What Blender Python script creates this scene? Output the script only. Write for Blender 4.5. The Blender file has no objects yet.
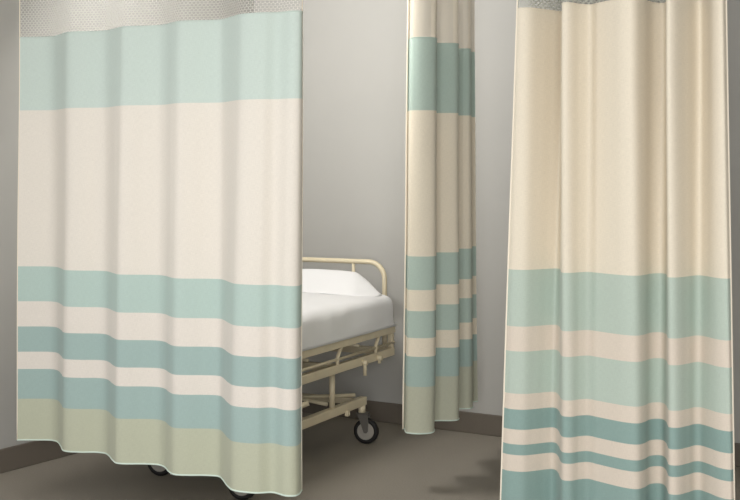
import bpy, bmesh, math
from mathutils import Vector, Matrix, noise
F=1243.0; H=1.3
scn=bpy.context.scene; COL=scn.collection
# room axes: N points at the back wall, D runs along it to the right (seen from the camera)
NX,NY=0.528,0.849
n_=math.hypot(NX,NY); NX/=n_; NY/=n_
DX,DY=NY,-NX
def nd(n,d,z=0): return Vector((n*NX+d*DX, n*NY+d*DY, z))
def ray(px,Y): return ((px-370)*Y/F, Y)
def lin(c): return tuple(((v/255)/12.92 if v/255<=.04045 else ((v/255+.055)/1.055)**2.4) for v in c)+(1,)

# ---------------- materials ----------------
def mat(name,rgb,rough=.6,bump=0,bscale=200,var=0,vscale=30,metal=0,spec=.3,transl=0,stretch=None,dist=.001,sheen=0):
    m=bpy.data.materials.new(name); m.use_nodes=True; t=m.node_tree; N=t.nodes; L=t.links
    b=N['Principled BSDF']; b.inputs['Base Color'].default_value=lin(rgb); b.inputs['Roughness'].default_value=rough
    b.inputs['Metallic'].default_value=metal; b.inputs['Specular IOR Level'].default_value=spec
    if sheen: b.inputs['Sheen Weight'].default_value=sheen
    tc=N.new('ShaderNodeTexCoord'); mp=N.new('ShaderNodeMapping'); L.new(tc.outputs['Object'],mp.inputs[0])
    if stretch: mp.inputs['Scale'].default_value=stretch
    if var:
        nz=N.new('ShaderNodeTexNoise'); nz.inputs['Scale'].default_value=vscale; nz.inputs['Detail'].default_value=5
        L.new(mp.outputs[0],nz.inputs[0])
        r=N.new('ShaderNodeValToRGB'); c=lin(rgb)
        r.color_ramp.elements[0].position=.3; r.color_ramp.elements[1].position=.7
        r.color_ramp.elements[0].color=tuple(v*(1-var) for v in c[:3])+(1,)
        r.color_ramp.elements[1].color=tuple(min(1,v*(1+var)) for v in c[:3])+(1,)
        L.new(nz.outputs[0],r.inputs[0]); L.new(r.outputs[0],b.inputs['Base Color'])
    if bump:
        nz=N.new('ShaderNodeTexNoise'); nz.inputs['Scale'].default_value=bscale; nz.inputs['Detail'].default_value=3
        L.new(mp.outputs[0],nz.inputs[0])
        bp=N.new('ShaderNodeBump'); bp.inputs['Strength'].default_value=bump; bp.inputs['Distance'].default_value=dist
        L.new(nz.outputs[0],bp.inputs['Height']); L.new(bp.outputs[0],b.inputs['Normal'])
    if transl:
        tr=N.new('ShaderNodeBsdfTranslucent'); tr.inputs[0].default_value=lin(rgb)
        mx=N.new('ShaderNodeMixShader'); mx.inputs[0].default_value=transl
        L.new(b.outputs[0],mx.inputs[1]); L.new(tr.outputs[0],mx.inputs[2]); L.new(mx.outputs[0],N['Material Output'].inputs[0])
    return m
def cloth(name,rgb):
    """woven cloth: fine threads both ways, from the UVs (metres)"""
    m=bpy.data.materials.new(name); m.use_nodes=True; t=m.node_tree; N=t.nodes; L=t.links
    b=N['Principled BSDF']; b.inputs['Roughness'].default_value=.55; b.inputs['Specular IOR Level'].default_value=.15
    b.inputs['Sheen Weight'].default_value=.1
    uv=N.new('ShaderNodeUVMap'); fac=None
    outs=[]
    for sc in ((60,700,1),(700,60,1)):
        mp=N.new('ShaderNodeMapping'); mp.inputs['Scale'].default_value=sc; L.new(uv.outputs[0],mp.inputs[0])
        nz=N.new('ShaderNodeTexNoise'); nz.inputs['Scale'].default_value=1; nz.inputs['Detail'].default_value=2
        L.new(mp.outputs[0],nz.inputs[0]); outs.append(nz.outputs[0])
    a=N.new('ShaderNodeMath'); a.operation='ADD'; L.new(outs[0],a.inputs[0]); L.new(outs[1],a.inputs[1])
    r=N.new('ShaderNodeMapRange'); r.inputs[1].default_value=.6; r.inputs[2].default_value=1.4; r.inputs[3].default_value=.93; r.inputs[4].default_value=1.07
    L.new(a.outputs[0],r.inputs[0])
    v=N.new('ShaderNodeVectorMath'); v.operation='SCALE'; v.inputs[0].default_value=lin(rgb)[:3]; L.new(r.outputs[0],v.inputs['Scale'])
    L.new(v.outputs[0],b.inputs['Base Color'])
    bp=N.new('ShaderNodeBump'); bp.inputs['Strength'].default_value=.25; bp.inputs['Distance'].default_value=.0006
    L.new(a.outputs[0],bp.inputs['Height']); L.new(bp.outputs[0],b.inputs['Normal'])
    tr=N.new('ShaderNodeBsdfTranslucent'); L.new(v.outputs[0],tr.inputs[0])
    mx=N.new('ShaderNodeMixShader'); mx.inputs[0].default_value=.12
    L.new(b.outputs[0],mx.inputs[1]); L.new(tr.outputs[0],mx.inputs[2]); L.new(mx.outputs[0],N['Material Output'].inputs[0])
    return m
def net(name,rgb,cw,ch,hole,wob=0):
    """knitted net: staggered elliptical holes cw x ch metres, open where the hole is"""
    m=bpy.data.materials.new(name); m.use_nodes=True; t=m.node_tree; N=t.nodes; L=t.links
    b=N['Principled BSDF']; b.inputs['Base Color'].default_value=lin(rgb); b.inputs['Roughness'].default_value=.5; b.inputs['Specular IOR Level'].default_value=.2
    uv=N.new('ShaderNodeUVMap'); src=uv.outputs[0]
    if wob:
        nz=N.new('ShaderNodeTexNoise'); nz.inputs['Scale'].default_value=60; L.new(src,nz.inputs[0])
        s=N.new('ShaderNodeVectorMath'); s.operation='SCALE'; s.inputs['Scale'].default_value=wob; L.new(nz.outputs[1],s.inputs[0])
        ad=N.new('ShaderNodeVectorMath'); ad.operation='ADD'; L.new(src,ad.inputs[0]); L.new(s.outputs[0],ad.inputs[1]); src=ad.outputs[0]
    sp=N.new('ShaderNodeSeparateXYZ'); L.new(src,sp.inputs[0])
    def M(op,a,bv=None):
        k=N.new('ShaderNodeMath'); k.operation=op
        for i,x in enumerate((a,bv)):
            if x is None: continue
            if isinstance(x,(int,float)): k.inputs[i].default_value=x
            else: L.new(x,k.inputs[i])
        return k.outputs[0]
    def cell(off):
        u=M('SUBTRACT',M('FRACT',M('ADD',M('DIVIDE',sp.outputs[0],cw),off)),.5)
        v=M('SUBTRACT',M('FRACT',M('ADD',M('DIVIDE',sp.outputs[1],ch*2),off)),.5)
        u=M('MULTIPLY',u,1.5); v=M('MULTIPLY',v,2.6)
        return M('SQRT',M('ADD',M('MULTIPLY',u,u),M('MULTIPLY',v,v)))
    dmin=M('MINIMUM',cell(0),cell(.5))
    h=M('LESS_THAN',dmin,hole)
    tr=N.new('ShaderNodeBsdfTransparent'); mx=N.new('ShaderNodeMixShader')
    L.new(h,mx.inputs[0]); L.new(b.outputs[0],mx.inputs[1]); L.new(tr.outputs[0],mx.inputs[2]); L.new(mx.outputs[0],N['Material Output'].inputs[0])
    return m

C_CREAM=(231,224,213); C_LT=(203,215,207); C_TEAL=(166,187,182); C_GRN=(192,194,172); C_PALE=(230,222,212)
cream=cloth('cream_cloth',C_CREAM); pale=cloth('pale_cloth',C_PALE); mint=cloth('mint_cloth',C_LT)
mint2=cloth('mint_band_cloth',(185,204,196)); teal=cloth('teal_cloth',C_TEAL); sage=cloth('sage_cloth',C_GRN)
m_teal=cloth('muted_teal_cloth',(186,203,192)); m_teal2=cloth('muted_teal_dark_cloth',(174,194,186)); m_sage=cloth('muted_sage_cloth',(194,195,175)); m_cream=cloth('muted_cream_cloth',(238,228,208))
r_cream=cloth('ivory_cloth',(233,223,204)); r_green=cloth('leaf_mint_cloth',(190,203,191)); r_teal=cloth('deep_teal_cloth',(146,171,165)); r_pale=cloth('ivory_band_cloth',(224,212,197))
piping=mat('mint_piping',(205,220,208),.7); seam=mat('cream_hem',(236,226,208),.7)
net_l=net('open_net',(216,213,205),.0160,.0088,.70)
net_m=net('fine_net',(214,204,186),.0035,.002,.33)
net_r=net('grey_net',(176,176,166),.0170,.0075,.50,.008)
wallm=mat('painted_wall',(178,176,171),.75,bump=.15,bscale=120,var=.012,vscale=3)
floorm=mat('speckled_vinyl',(142,135,124),.55,bump=.1,bscale=400,var=.10,vscale=170,spec=.35)
basem=mat('baseboard_vinyl',(109,101,91),.5,spec=.4)
ceilm=mat('ceiling_paint',(225,224,220),.9)
metal=mat('cream_enamel',(216,203,174),.38,spec=.5,var=.05,vscale=14)
white=mat('white_cotton',(231,230,230),.85,bump=.12,bscale=350,sheen=.1)
rubber=mat('black_rubber',(30,28,27),.6); greym=mat('grey_caster_metal',(110,106,100),.4,metal=.6); hubm=mat('grey_hub_plastic',(150,145,136),.5)
plat=mat('dark_platform',(70,66,60),.7)
trackm=mat('white_track',(225,225,222),.4)

# ---------------- mesh helpers ----------------
def obj(name,bm,m,parent=None,smooth=True,bevel=0):
    me=bpy.data.meshes.new(name); bmesh.ops.recalc_face_normals(bm,faces=bm.faces) if m is not None else None
    bm.to_mesh(me); bm.free()
    for q in (m if isinstance(m,(list,tuple)) else [m]): me.materials.append(q)
    if smooth:
        for p in me.polygons: p.use_smooth=True
    o=bpy.data.objects.new(name,me); COL.objects.link(o)
    if parent: o.parent=parent
    if bevel:
        bv=o.modifiers.new('b','BEVEL'); bv.width=bevel; bv.segments=3; bv.limit_method='ANGLE'
        w=o.modifiers.new('w','WEIGHTED_NORMAL')
    return o
def empty(name,loc,rz,label,cat,group=None):
    o=bpy.data.objects.new(name,None); COL.objects.link(o); o.location=loc; o.rotation_euler=(0,0,rz); tag(o,label,cat,group); return o
def tag(o,label,cat,group=None):
    o['label']=label; o['category']=cat
    if group: o['group']=group
def box(bm,a,b):
    x0,y0,z0=a; x1,y1,z1=b
    v=[bm.verts.new(p) for p in ((x0,y0,z0),(x1,y0,z0),(x1,y1,z0),(x0,y1,z0),(x0,y0,z1),(x1,y0,z1),(x1,y1,z1),(x0,y1,z1))]
    for f in ((0,3,2,1),(4,5,6,7),(0,1,5,4),(1,2,6,5),(2,3,7,6),(3,0,4,7)): bm.faces.new([v[i] for i in f])
def tube(bm,pts,r,seg=12,caps=True):
    pts=[Vector(p) for p in pts]; rings=[]; up=None
    for i,p in enumerate(pts):
        t=(pts[min(i+1,len(pts)-1)]-pts[max(i-1,0)]).normalized()
        if up is None:
            up=Vector((0,0,1)) if abs(t.z)<.9 else Vector((1,0,0))
        a=t.cross(up).normalized(); up=a.cross(t).normalized()
        rings.append([bm.verts.new(p+(a*math.cos(k*2*math.pi/seg)+up*math.sin(k*2*math.pi/seg))*r) for k in range(seg)])
    for i in range(len(rings)-1):
        for k in range(seg): bm.faces.new((rings[i][k],rings[i][(k+1)%seg],rings[i+1][(k+1)%seg],rings[i+1][k]))
    if caps:
        bm.faces.new(rings[0][::-1]); bm.faces.new(rings[-1])
def arc_path(pts,r,n=8):
    pts=[Vector(p) for p in pts]; out=[pts[0]]
    for i in range(1,len(pts)-1):
        a=(pts[i-1]-pts[i]).normalized(); b=(pts[i+1]-pts[i]).normalized()
        h=a.angle(b)/2; d=r/math.tan(h); c=pts[i]+(a+b).normalized()*(r/math.sin(h))
        p0=pts[i]+a*d-c; p1=pts[i]+b*d-c; ang=p0.angle(p1)
        for k in range(n+1):
            t=k/n; out.append(c+(p0*math.sin((1-t)*ang)+p1*math.sin(t*ang))/math.sin(ang))
    out.append(pts[-1]); return out
def lathe(bm,prof,axis_pt,seg=28):
    """prof (x along axle, radius), axle along local x"""
    rings=[]
    for x,r in prof:
        rings.append([bm.verts.new((axis_pt[0]+x,axis_pt[1]+r*math.cos(k*2*math.pi/seg),axis_pt[2]+r*math.sin(k*2*math.pi/seg))) for k in range(seg)])
    for i in range(len(rings)-1):
        for k in range(seg): bm.faces.new((rings[i][k],rings[i][(k+1)%seg],rings[i+1][(k+1)%seg],rings[i+1][k]))
    bm.faces.new(rings[0][::-1]); bm.faces.new(rings[-1])

# ---------------- room shell ----------------
NB=5.486; DL=-4.166; DR=1.25; NF=-1.6; ZC=2.55
ang=math.atan2(DY,DX)
def slab(name,n0,n1,d0,d1,z0,z1,m,bevel=0):
    bm=bmesh.new(); box(bm,(d0,n0,z0),(d1,n1,z1))
    o=obj(name,bm,m,smooth=False); o.rotation_euler=(0,0,ang); o['kind']='structure'
    if bevel:
        bv=o.modifiers.new('b','BEVEL'); bv.width=bevel; bv.segments=2
    return o
slab('floor',NF,NB+.1,DL-.1,DR+.1,-.1,0,floorm)
slab('ceiling',NF,NB+.1,DL-.1,DR+.1,ZC,ZC+.1,ceilm)
slab('wall_back',NB,NB+.1,DL-.1,DR+.1,0,ZC,wallm)
slab('wall_left',1.9,NB,DL-.1,DL,0,ZC,wallm)
slab('wall_right',NF,NB,DR,DR+.1,0,ZC,wallm)
slab('baseboard_back',NB-.014,NB,DL,DR,0,.103,basem,.004)
slab('baseboard_left',1.9,NB-.014,DL,DL+.014,0,.103,basem,.004)

# ---------------- curtains ----------------
def catmull(P,n):
    P=[Vector(p) for p in P]; out=[]
    for i in range(len(P)-1):
        p1,p2=P[i],P[i+1]; p0=P[i-1] if i else p1*2-p2; p3=P[i+2] if i+2<len(P) else p2*2-p1
        # centripetal-like tangents, scaled to the segment so tight folds do not overshoot
        L=(p2-p1).length
        t1=(p2-p0); t2=(p3-p1)
        t1=t1/max(t1.length,1e-6)*L; t2=t2/max(t2.length,1e-6)*L
        for k in range(n):
            t=k/n; out.append((2*t**3-3*t*t+1)*p1+(t**3-2*t*t+t)*t1+(-2*t**3+3*t*t)*p2+(t**3-t*t)*t2)
    out.append(P[-1]); return out
def curtain(name,ctrl,bands,zbot,znet,netmat,flare,amp,label,side=(True,True),seed=0,n=10,zt=ZC-.018,shift=0,edge=None,hem_r=.0036):
    plan=catmull([ray(x,Y) for x,Y in ctrl],n)
    A,B=plan[0].copy(),plan[-1].copy(); ax=(B-A).normalized(); mid=(A+B)/2
    S=[0]
    for i in range(1,len(plan)): S.append(S[-1]+(plan[i]-plan[i-1]).length)
    def pos(i,z):
        p=plan[i]; al=(p-mid).dot(ax); base=mid+ax*al; dev=p-base
        q=base-mid
        zz=min(z,2.0)
        f=flare(zz); a=amp(z)
        if edge:
            t=al/((B-A).length/2); f=1-edge[0 if t<0 else 1]*abs(t)**2*(zz-.24)/1.6
        w=noise.noise(Vector((S[i]*2.2,zz*.8,seed)))*.012*min(1,max(0,(2.2-z)/1.0))
        sag=0
        r=mid+q*f+dev*a
        pr=Vector((-ax.y,ax.x))
        r=r+pr*w; r.x+=shift*(zz-.24)/1.6
        return Vector((r.x,r.y,z))
    o0=mid; root=empty(name,(o0.x,o0.y,zbot),0,label,'curtain','privacy curtains with net tops')
    O=Vector((o0.x,o0.y,zbot))
    # cloth
    def sheet(pname,z0,z1,bnds,mats,step=.06):
        zs=[]; mi=[]
        edges=[(z,k) for z,k in bnds]
        for j,(zt_,k) in enumerate(edges):
            zb=edges[j+1][0] if j+1<len(edges) else z0
            c=max(1,round((zt_-zb)/step))
            for q in range(c): zs.append(zt_+(zb-zt_)*q/c); mi.append(k)
        zs.append(z0)
        bm=bmesh.new(); uvl=bm.loops.layers.uv.new('UVMap')
        g=[[bm.verts.new(pos(i,z)-O) for i in range(len(plan))] for z in zs]
        for r in range(len(zs)-1):
            for i in range(len(plan)-1):
                f=bm.faces.new((g[r+1][i],g[r+1][i+1],g[r][i+1],g[r][i])); f.material_index=mi[r]
                for lp,(ii,rr) in zip(f.loops,((i,r+1),(i+1,r+1),(i+1,r),(i,r))): lp[uvl].uv=(S[ii],zs[rr])
        me=bpy.data.meshes.new(pname); bm.to_mesh(me); bm.free()
        for m_ in mats: me.materials.append(m_)
        for p in me.polygons: p.use_smooth=True
        o=bpy.data.objects.new(pname,me); COL.objects.link(o); o.parent=root
        return o
    mats=[]; bb=[]
    for z,m_ in bands:
        if m_ not in mats: mats.append(m_)
        bb.append((z,mats.index(m_)))
    fb=sheet('fabric_panel',zbot,znet,bb,mats)
    so=fb.modifiers.new('s','SOLIDIFY'); so.thickness=.0016; so.offset=0; so.use_rim=False
    nt=sheet('mesh_panel',znet,zt,[(zt,0)],[netmat])
    bm=bmesh.new(); tube(bm,[pos(i,zbot)-O for i in range(len(plan))],.0032,8); obj('bottom_hem',bm,piping,root)
    bm=bmesh.new(); tube(bm,[pos(i,znet)-O for i in range(len(plan))],.0022,6); obj('top_seam',bm,bands[0][1] if bands[0][1]!=m_teal else m_teal,root)
    for s,i in zip(side,(0,len(plan)-1)):
        if s:
            zz=[zbot+(zt-zbot)*k/30 for k in range(31)]
            bm=bmesh.new(); tube(bm,[pos(i,z)-O for z in zz],hem_r,8); obj('side_hem',bm,seam,root)
    # heading tape where the net meets the track
    return root,plan

def Yb(y,e=.24): return F*(H-e)/(y-170)
LC=[(17,440),(36,440),(50,440.3),(56.5,442),(60.5,447),(64.5,451),(80,452),(97,452),(106,453),(110.5,455.5),(114.5,460),(120,463),(144,463.6),(158,464.5),(164.5,467),(168.5,471.5),(174,474.5),(186,475.2),(203,475.2),(218,476),(223,479),(228.5,486),(235,490.5),(256,493),(272,492.5),(286,496),(296,495.5),(301.5,490)]
left,LP=curtain('privacy_curtain',[(x,Yb(y)) for x,y in LC],
 [(1.82,mint),(1.534,cream),(.922,mint2),(.785,pale),(.686,teal),(.587,pale),(.519,teal),(.402,sage)],.24,1.82,net_l,
 lambda z:1.0-.006*(z-.24)/1.6, lambda z:(.30 if z>2.4 else 1-.45*max(0,z-.5)/1.8),
 'widest curtain, cream with mint and teal bands, hanging before the bed',n=9,hem_r=.0022,shift=.006)
MC=[(403.2,5.09),(404.3,5.10),(405.4,5.085),(405.9,5.04),(408.5,5.01),(420,4.995),(431,5.01),(434.6,5.05),(433,5.13),(429,5.20),(430,5.25),(438,5.262),(449,5.26),(456,5.27),(458.5,5.30),(456,5.38),(453,5.45),(455,5.51),(463,5.52),(470,5.525),(472.5,5.56),(471,5.62),(470,5.66),(473,5.69),(477,5.70)]
middle,MP=curtain('privacy_curtain',MC,
 [(1.837,m_teal),(1.542,m_cream),(.951,m_teal),(.816,m_cream),(.731,m_teal),(.623,m_cream),(.548,m_teal2),(.427,m_sage)],.24,1.837,net_m,
 lambda z:1.0-.09*(z-.24)/1.6, lambda z:(.35 if z>2.4 else 1-.1*max(0,z-.6)/1.8),
 'narrow gathered curtain bunched near the back wall, right of the bed',seed=5,n=8,side=(True,False),shift=.004)
RC=[(501,4.12),(508,4.095),(522,4.08),(534,4.095),(545,4.115),(554,4.12),(559,4.07),(561,4.005),(564,3.97),(571,3.963),(579,3.98),(588,3.985),(597,3.955),(610,3.91),(625,3.865),(636,3.85),(643,3.87),(650,3.915),(660,3.92),(665.5,3.88),(667.5,3.83),(670,3.795),(678,3.79),(688,3.82),(698,3.85),(708,3.82),(720,3.765),(731,3.74),(735,3.75)]
right,RP=curtain('privacy_curtain',RC,
 [(1.83,r_cream),(.973,r_green),(.787,r_pale),(.705,r_green),(.566,r_pale),(.514,r_teal),(.448,r_pale),(.399,r_teal),(.364,r_pale),(.31,r_teal),(.19,sage)],.10,1.83,net_r,
 lambda z:1.005-.09*(z-.24)/1.6, lambda z:(.30 if z>2.4 else 1+.6*min(1,max(0,z-.6)/1.0)),
 'ivory curtain at the right, its top plain, with many narrow stripes low down',seed=9,n=9,shift=.004,edge=(.14,.08))

def track(name,pts):
    bm=bmesh.new(); P=[Vector((p.x,p.y,ZC-.0095)) for p in pts]
    for a,b in zip(P,P[1:]):
        t=(b-a).normalized(); s=Vector((-t.y,t.x,0))*.014; a=a-t*.014; b=b+t*.014
        v=[bm.verts.new(q+Vector((0,0,dz))) for dz in (-.0085,.0095) for q in (a-s,b-s,b+s,a+s)]
        for f in ((0,3,2,1),(4,5,6,7),(0,1,5,4),(1,2,6,5),(2,3,7,6),(3,0,4,7)): bm.faces.new([v[i] for i in f])
    o=obj(name,bm,trackm,smooth=False); o['kind']='structure'
track('trim_1',[LP[0],LP[-1]]); track('trim_2',[MP[0],MP[-1]]); track('trim_3',[RP[0],RP[-1]])

# ---------------- bed ----------------
# local frame: x = right side (towards camera right), y = towards head; origin = right head corner on the floor
BA=math.radians(25.5)
BO=(.126,6.12)
bed=empty('hospital_bed',(BO[0],BO[1],0),-BA,'cream enamelled hospital bed on casters, half hidden behind the wide striped curtain','bed')
W=.80; LB=1.61
bm=bmesh.new()   # platform frame
for x0 in (-.028,-W): box(bm,(x0,-LB,.500),(x0+.028,0,.536))
for y0 in (-LB,-.028): box(bm,(-W+.028,y0,.500),(-.028,y0+.028,.536))
obj('platform_frame',bm,metal,bed,bevel=.004)
bm=bmesh.new(); box(bm,(-W+.028,-LB+.028,.515),(-.028,-.028,.53)); obj('platform',bm,plat,bed,smooth=False)
bm=bmesh.new()   # lower frame
for x0 in (-.034,-W+.004): box(bm,(x0,-LB,.388),(x0+.03,0,.428))
for y0 in (-LB,-.60,-.03): box(bm,(-W+.034,y0,.390),(-.034,y0+.03,.426))
for x in (-.034,-W+.004):
    for y in (-.028,-LB): box(bm,(x+.002,y,.428),(x+.028,y+.026,.500))
obj('lower_frame',bm,metal,bed,bevel=.004)
for x in (-.006,-W+.006):                       # thin rods above the lower rail with their brackets
    bm=bmesh.new(); tube(bm,[(x,-LB+.05,.452),(x,-.004,.452)],.0065,10)
    obj('side_rod',bm,metal,bed)
    for y in (-.22,-.62,-1.10,-1.50):
        bm=bmesh.new(); tube(bm,[(x,y,.425),(x,y,.458),(x-.004 if x>-.4 else x+.004,y+.045,.502)],.0085,10); obj('rod_bracket',bm,metal,bed)
for y in (-.35,-.85,-1.3):                      # link rods under the platform
    bm=bmesh.new(); tube(bm,[(-.03,y,.478),(-W+.03,y+.20,.478)],.007,8); obj('cross_rod',bm,metal,bed)
for x,y,l in ((.002,-.36,.05),(.002,-.20,.015)):
    bm=bmesh.new(); tube(bm,[(x-.01,y,.402),(x+.004,y,.398),(x+.004,y,.392-l)],.0085,10); tube(bm,[(x-.012,y,.402),(x+.016,y,.402)],.013,12)
    obj('peg',bm,metal,bed)
# base
bx0,bx1=-.60,-.045; by0,by1=-1.38,-.25
bm=bmesh.new()
for x0 in (bx0,bx1-.036): box(bm,(x0,by0-.02,.180),(x0+.036,by1+.02,.220))
for y0 in (by0,by1-.03,-.80): box(bm,(bx0+.036,y0,.184),(bx1-.036,y0+.03,.214))
obj('base_frame',bm,metal,bed,bevel=.005)
bm=bmesh.new(); tube(bm,[(bx1-.03,by1-.05,.235),(bx0+.03,by1-.42,.235)],.009,10); tube(bm,[(bx1-.05,by1-.30,.232),(bx0+.03,by1-.10,.232)],.009,10)
obj('cross_brace',bm,metal,bed)
for x in (bx1-.018,bx0+.018):
    for y in (-.56,-1.15):
        bm=bmesh.new(); tube(bm,[(x,y,.215),(x,y,.392)],.0135,14); obj('upright',bm,metal,bed)
bm=bmesh.new(); tube(bm,[(bx1-.005,-.96,.35),(bx1+.03,-.96,.345),(bx1+.03,-.96,.24)],.0075,10); tube(bm,[(bx1+.01,-.95,.29),(bx1+.055,-.92,.31)],.012,10)
obj('crank_handle',bm,metal,bed)
bm=bmesh.new(); box(bm,(bx1-.005,-.46,.165),(bx1+.012,-.435,.19)); obj('stop_lug',bm,metal,bed,bevel=.003)
# headboard and footboard
def endboard(name,y,top,x0,x1,bars,low):
    bm=bmesh.new(); tube(bm,arc_path([(x0,y,low),(x0,y,top),(x1,y,top),(x1,y,low)],.085,10),.0125,14); h=obj(name,bm,metal,bed)
    for x in bars:
        bm=bmesh.new(); tube(bm,[(x,y,low+.12),(x,y,top)],.0085,10); obj('bar',bm,metal,h)
    bm=bmesh.new(); tube(bm,[(x0,y,low+.12),(x1,y,low+.12)],.0085,10); obj('bar',bm,metal,h)
endboard('headboard',.018,.842,-.745,-.068,(-.24,-.555),.40)
endboard('footboard',-LB-.014,.74,-.745,-.068,(-.24,-.555),.40)
# casters
def caster(x,y,rot):
    c=bpy.data.objects.new('caster',None); COL.objects.link(c); c.parent=bed; c.location=(x,y,0); c.rotation_euler=(0,0,rot)
    R=.060
    bm=bmesh.new(); lathe(bm,[(-.013,.040),(-.016,.046),(-.015,.054),(-.009,R),(.009,R),(.015,.054),(.016,.046),(.013,.040)],(0,-.022,R)); obj('wheel',bm,rubber,c)
    bm=bmesh.new(); lathe(bm,[(-.0165,.010),(-.0165,.022),(-.0145,.030),(-.0165,.036),(-.0165,.041),(.0165,.041),(.0165,.036),(.0145,.030),(.0165,.022),(.0165,.010)],(0,-.022,R)); obj('hub',bm,hubm,c)
    bm=bmesh.new()
    for s in (-1,1):
        xs=s*.021
        prof=[(-.034,.145),(.022,.145),(.008,.118),(-.015,.054),(-.028,.052),(-.036,.062),(-.038,.10)]
        a=[bm.verts.new((xs-.0025,py,pz)) for py,pz in prof]; b=[bm.verts.new((xs+.0025,py,pz)) for py,pz in prof]
        bm.faces.new(a[::-1]); bm.faces.new(b)
        for k in range(len(prof)): bm.faces.new((a[k],a[(k+1)%len(prof)],b[(k+1)%len(prof)],b[k]))
    box(bm,(-.0235,-.034,.138),(.0235,.022,.147)); tube(bm,[(-.026,-.022,R),(.026,-.022,R)],.006,10)
    obj('fork',bm,greym,c,smooth=False,bevel=.0015)
    bm=bmesh.new(); tube(bm,[(0,0,.146),(0,0,.186)],.0175,16); obj('stem',bm,metal,c)
caster(bx1-.016,by1-.005,math.radians(100)); caster(bx1-.018,by0+.005,math.radians(98)); caster(bx0+.018,by1-.005,math.radians(20)); caster(bx0+.018,-1.19,math.radians(100))

# mattress (rounded, sheet tucked, light creases)
def rbox(bm,x0,x1,y0,y1,z0,z1,r,nx,ny,nz,disp):
    import itertools
    vs={}
    def cl(v,a,b): return max(a,min(b,v))
    def vert(i,j,k):
        key=(i,j,k)
        if key in vs: return vs[key]
        p=Vector((x0+(x1-x0)*i/nx,y0+(y1-y0)*j/ny,z0+(z1-z0)*k/nz))
        c=Vector((cl(p.x,x0+r,x1-r),cl(p.y,y0+r,y1-r),cl(p.z,z0+r*.3,z1-r)))
        d=p-c
        if d.length>1e-6:
            m=max(abs(d.x)/r,abs(d.y)/r,abs(d.z)/(r if d.z>0 else r*.3)); dn=d.normalized()
            p=c+dn*r*m if d.z>=0 else p
        p=p+disp(p)
        vs[key]=bm.verts.new(p); return vs[key]
    for i in range(nx):
        for j in range(ny):
            bm.faces.new((vert(i,j,nz),vert(i+1,j,nz),vert(i+1,j+1,nz),vert(i,j+1,nz))); bm.faces.new((vert(i,j,0),vert(i,j+1,0),vert(i+1,j+1,0),vert(i+1,j,0)))
    for i in range(nx):
        for k in range(nz):
            bm.faces.new((vert(i,0,k),vert(i+1,0,k),vert(i+1,0,k+1),vert(i,0,k+1))); bm.faces.new((vert(i,ny,k),vert(i,ny,k+1),vert(i+1,ny,k+1),vert(i+1,ny,k)))
    for j in range(ny):
        for k in range(nz):
            bm.faces.new((vert(0,j,k),vert(0,j,k+1),vert(0,j+1,k+1),vert(0,j+1,k))); bm.faces.new((vert(nx,j,k),vert(nx,j+1,k),vert(nx,j+1,k+1),vert(nx,j,k+1)))
def mdisp(p):
    a=noise.noise(Vector((p.x*5,p.y*4,p.z*5)))*.005
    b=(abs(noise.noise(Vector((p.x*9+3+p.y*4,p.y*3,p.z*9))))-.2)*-.006
    s=.0 if p.z<.56 else 1
    side=max(0,(p.z-.545)/.12); 
    d=Vector((0,0,(a+b)*s*1.0))
    if p.x>-.06: d.x+=(a+b)*s*1.3+.008-.010*max(0,side)**2
    if p.z>.66: d.z+=.012*math.sin(max(0,min(1,-p.x/W))*math.pi)
    return d
M3=Matrix.Rotation(-BA,4,'Z'); M3.translation=Vector((BO[0],BO[1],0))
bm=bmesh.new(); rbox(bm,-W+.0,.004,-LB+.01,-.012,.536,.690,.042,40,80,10,mdisp)
ms=obj('mattress',bm,white); ms.location=(BO[0],BO[1],0); ms.rotation_euler=(0,0,-BA)
tag(ms,'mattress tucked under a smooth white sheet on the cream bed frame','mattress')
# pillow: long, upright edge at the head, corner falling away to the right side
bm=bmesh.new(); rings=[]; nv=40; ns=28
for i in range(nv+1):
    t=i/nv; x=-.03-.74*t
    e=min((-.03-x),(x+.77))          # distance from nearest end
    if e<.15: q=e/.15; hgt=.098*(.02+.98*(q**1.15))
    else: hgt=.098
    hgt*=1+.02*noise.noise(Vector((x*6,0,2)))
    dep=.11*min(1,.35+e/.14)
    ring=[]
    for k in range(ns):
        a=2*math.pi*k/ns; ca,sa=math.cos(a),math.sin(a)
        py=math.copysign(abs(ca)**.7,ca)*dep; pz=math.copysign(abs(sa)**.75,sa)
        # lean: the upper rear part stands against the headboard
        if pz>0: zz=pz*hgt; yy=py*(1-.72*pz)+.055*pz*(dep/.11)
        else: zz=pz*.010; yy=py
        w=noise.noise(Vector((x*7,yy*9,zz*9)))*.004
        ring.append(bm.verts.new((x,-.125+yy,.692+.012*math.sin(min(1,max(0,-x/W))*math.pi)+zz+w)))
    rings.append(ring)
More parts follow.
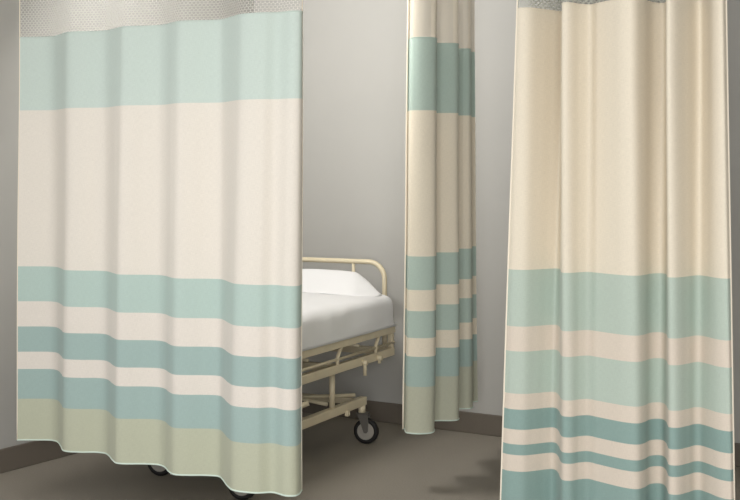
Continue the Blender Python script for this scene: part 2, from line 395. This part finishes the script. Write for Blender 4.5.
for i in range(nv):
    for k in range(ns): bm.faces.new((rings[i][k],rings[i][(k+1)%ns],rings[i+1][(k+1)%ns],rings[i+1][k]))
bm.faces.new(rings[0][::-1]); bm.faces.new(rings[-1])
pw=obj('pillow',bm,white); pw.location=(BO[0],BO[1],0); pw.rotation_euler=(0,0,-BA)
tag(pw,'white pillow lying at the head of the bed against the cream tube headboard','pillow')
sd=pw.modifiers.new('s','SUBSURF'); sd.levels=1; sd.render_levels=1

# ---------------- light ----------------
def area(name,loc,target,sx,sy,e,col=(1,1,1)):
    l=bpy.data.lights.new(name,'AREA'); l.shape='RECTANGLE'; l.size=sx; l.size_y=sy; l.energy=e; l.color=col
    o=bpy.data.objects.new(name,l); COL.objects.link(o); o.location=loc
    o.rotation_euler=(Vector(target)-Vector(loc)).to_track_quat('-Z','Y').to_euler(); return o
p=nd(-1.1,0.5,1.35); area('ward_front_fill',p,nd(4.5,-2.4,1.3),1.5,1.5,104,(.985,.99,1))  # fill light added behind the camera to brighten curtain fronts; no window there
p=nd(1.0,DL+.12,1.45); area('side_fill',p,nd(2.3,-1.2,1.2),1.5,1.4,27,(.985,.99,1))  # added fill from the left, lightens left-facing fold flanks; no window built
p=nd(1.6,-.9,ZC-.03); area('ward_ceiling_light',p,nd(2.0,-1.2,0),.8,.6,22,(1,.98,.95))
p=nd(3.9,-3.35,ZC-.15); area('bay_wall_fill',p,nd(NB,-2.95,1.25),.7,.4,23,(1,.985,.96))  # unseen light above the bay, tilted at the back wall to brighten it
w=bpy.data.worlds.new('w'); scn.world=w; w.use_nodes=True; w.node_tree.nodes['Background'].inputs[0].default_value=(.93,.96,1,1); w.node_tree.nodes['Background'].inputs[1].default_value=.42

cam=bpy.data.cameras.new('camera'); co=bpy.data.objects.new('camera',cam); COL.objects.link(co)
co.location=(0,0,H); co.rotation_euler=(math.pi/2,0,0); cam.sensor_width=36; cam.lens=36*F/740; cam.shift_y=-80/740; cam.clip_start=.05
scn.camera=co
vs=scn.view_settings; vs.view_transform='Standard'; vs.look='None'; vs.gamma=1; vs.exposure=.23; vs.use_curve_mapping=False
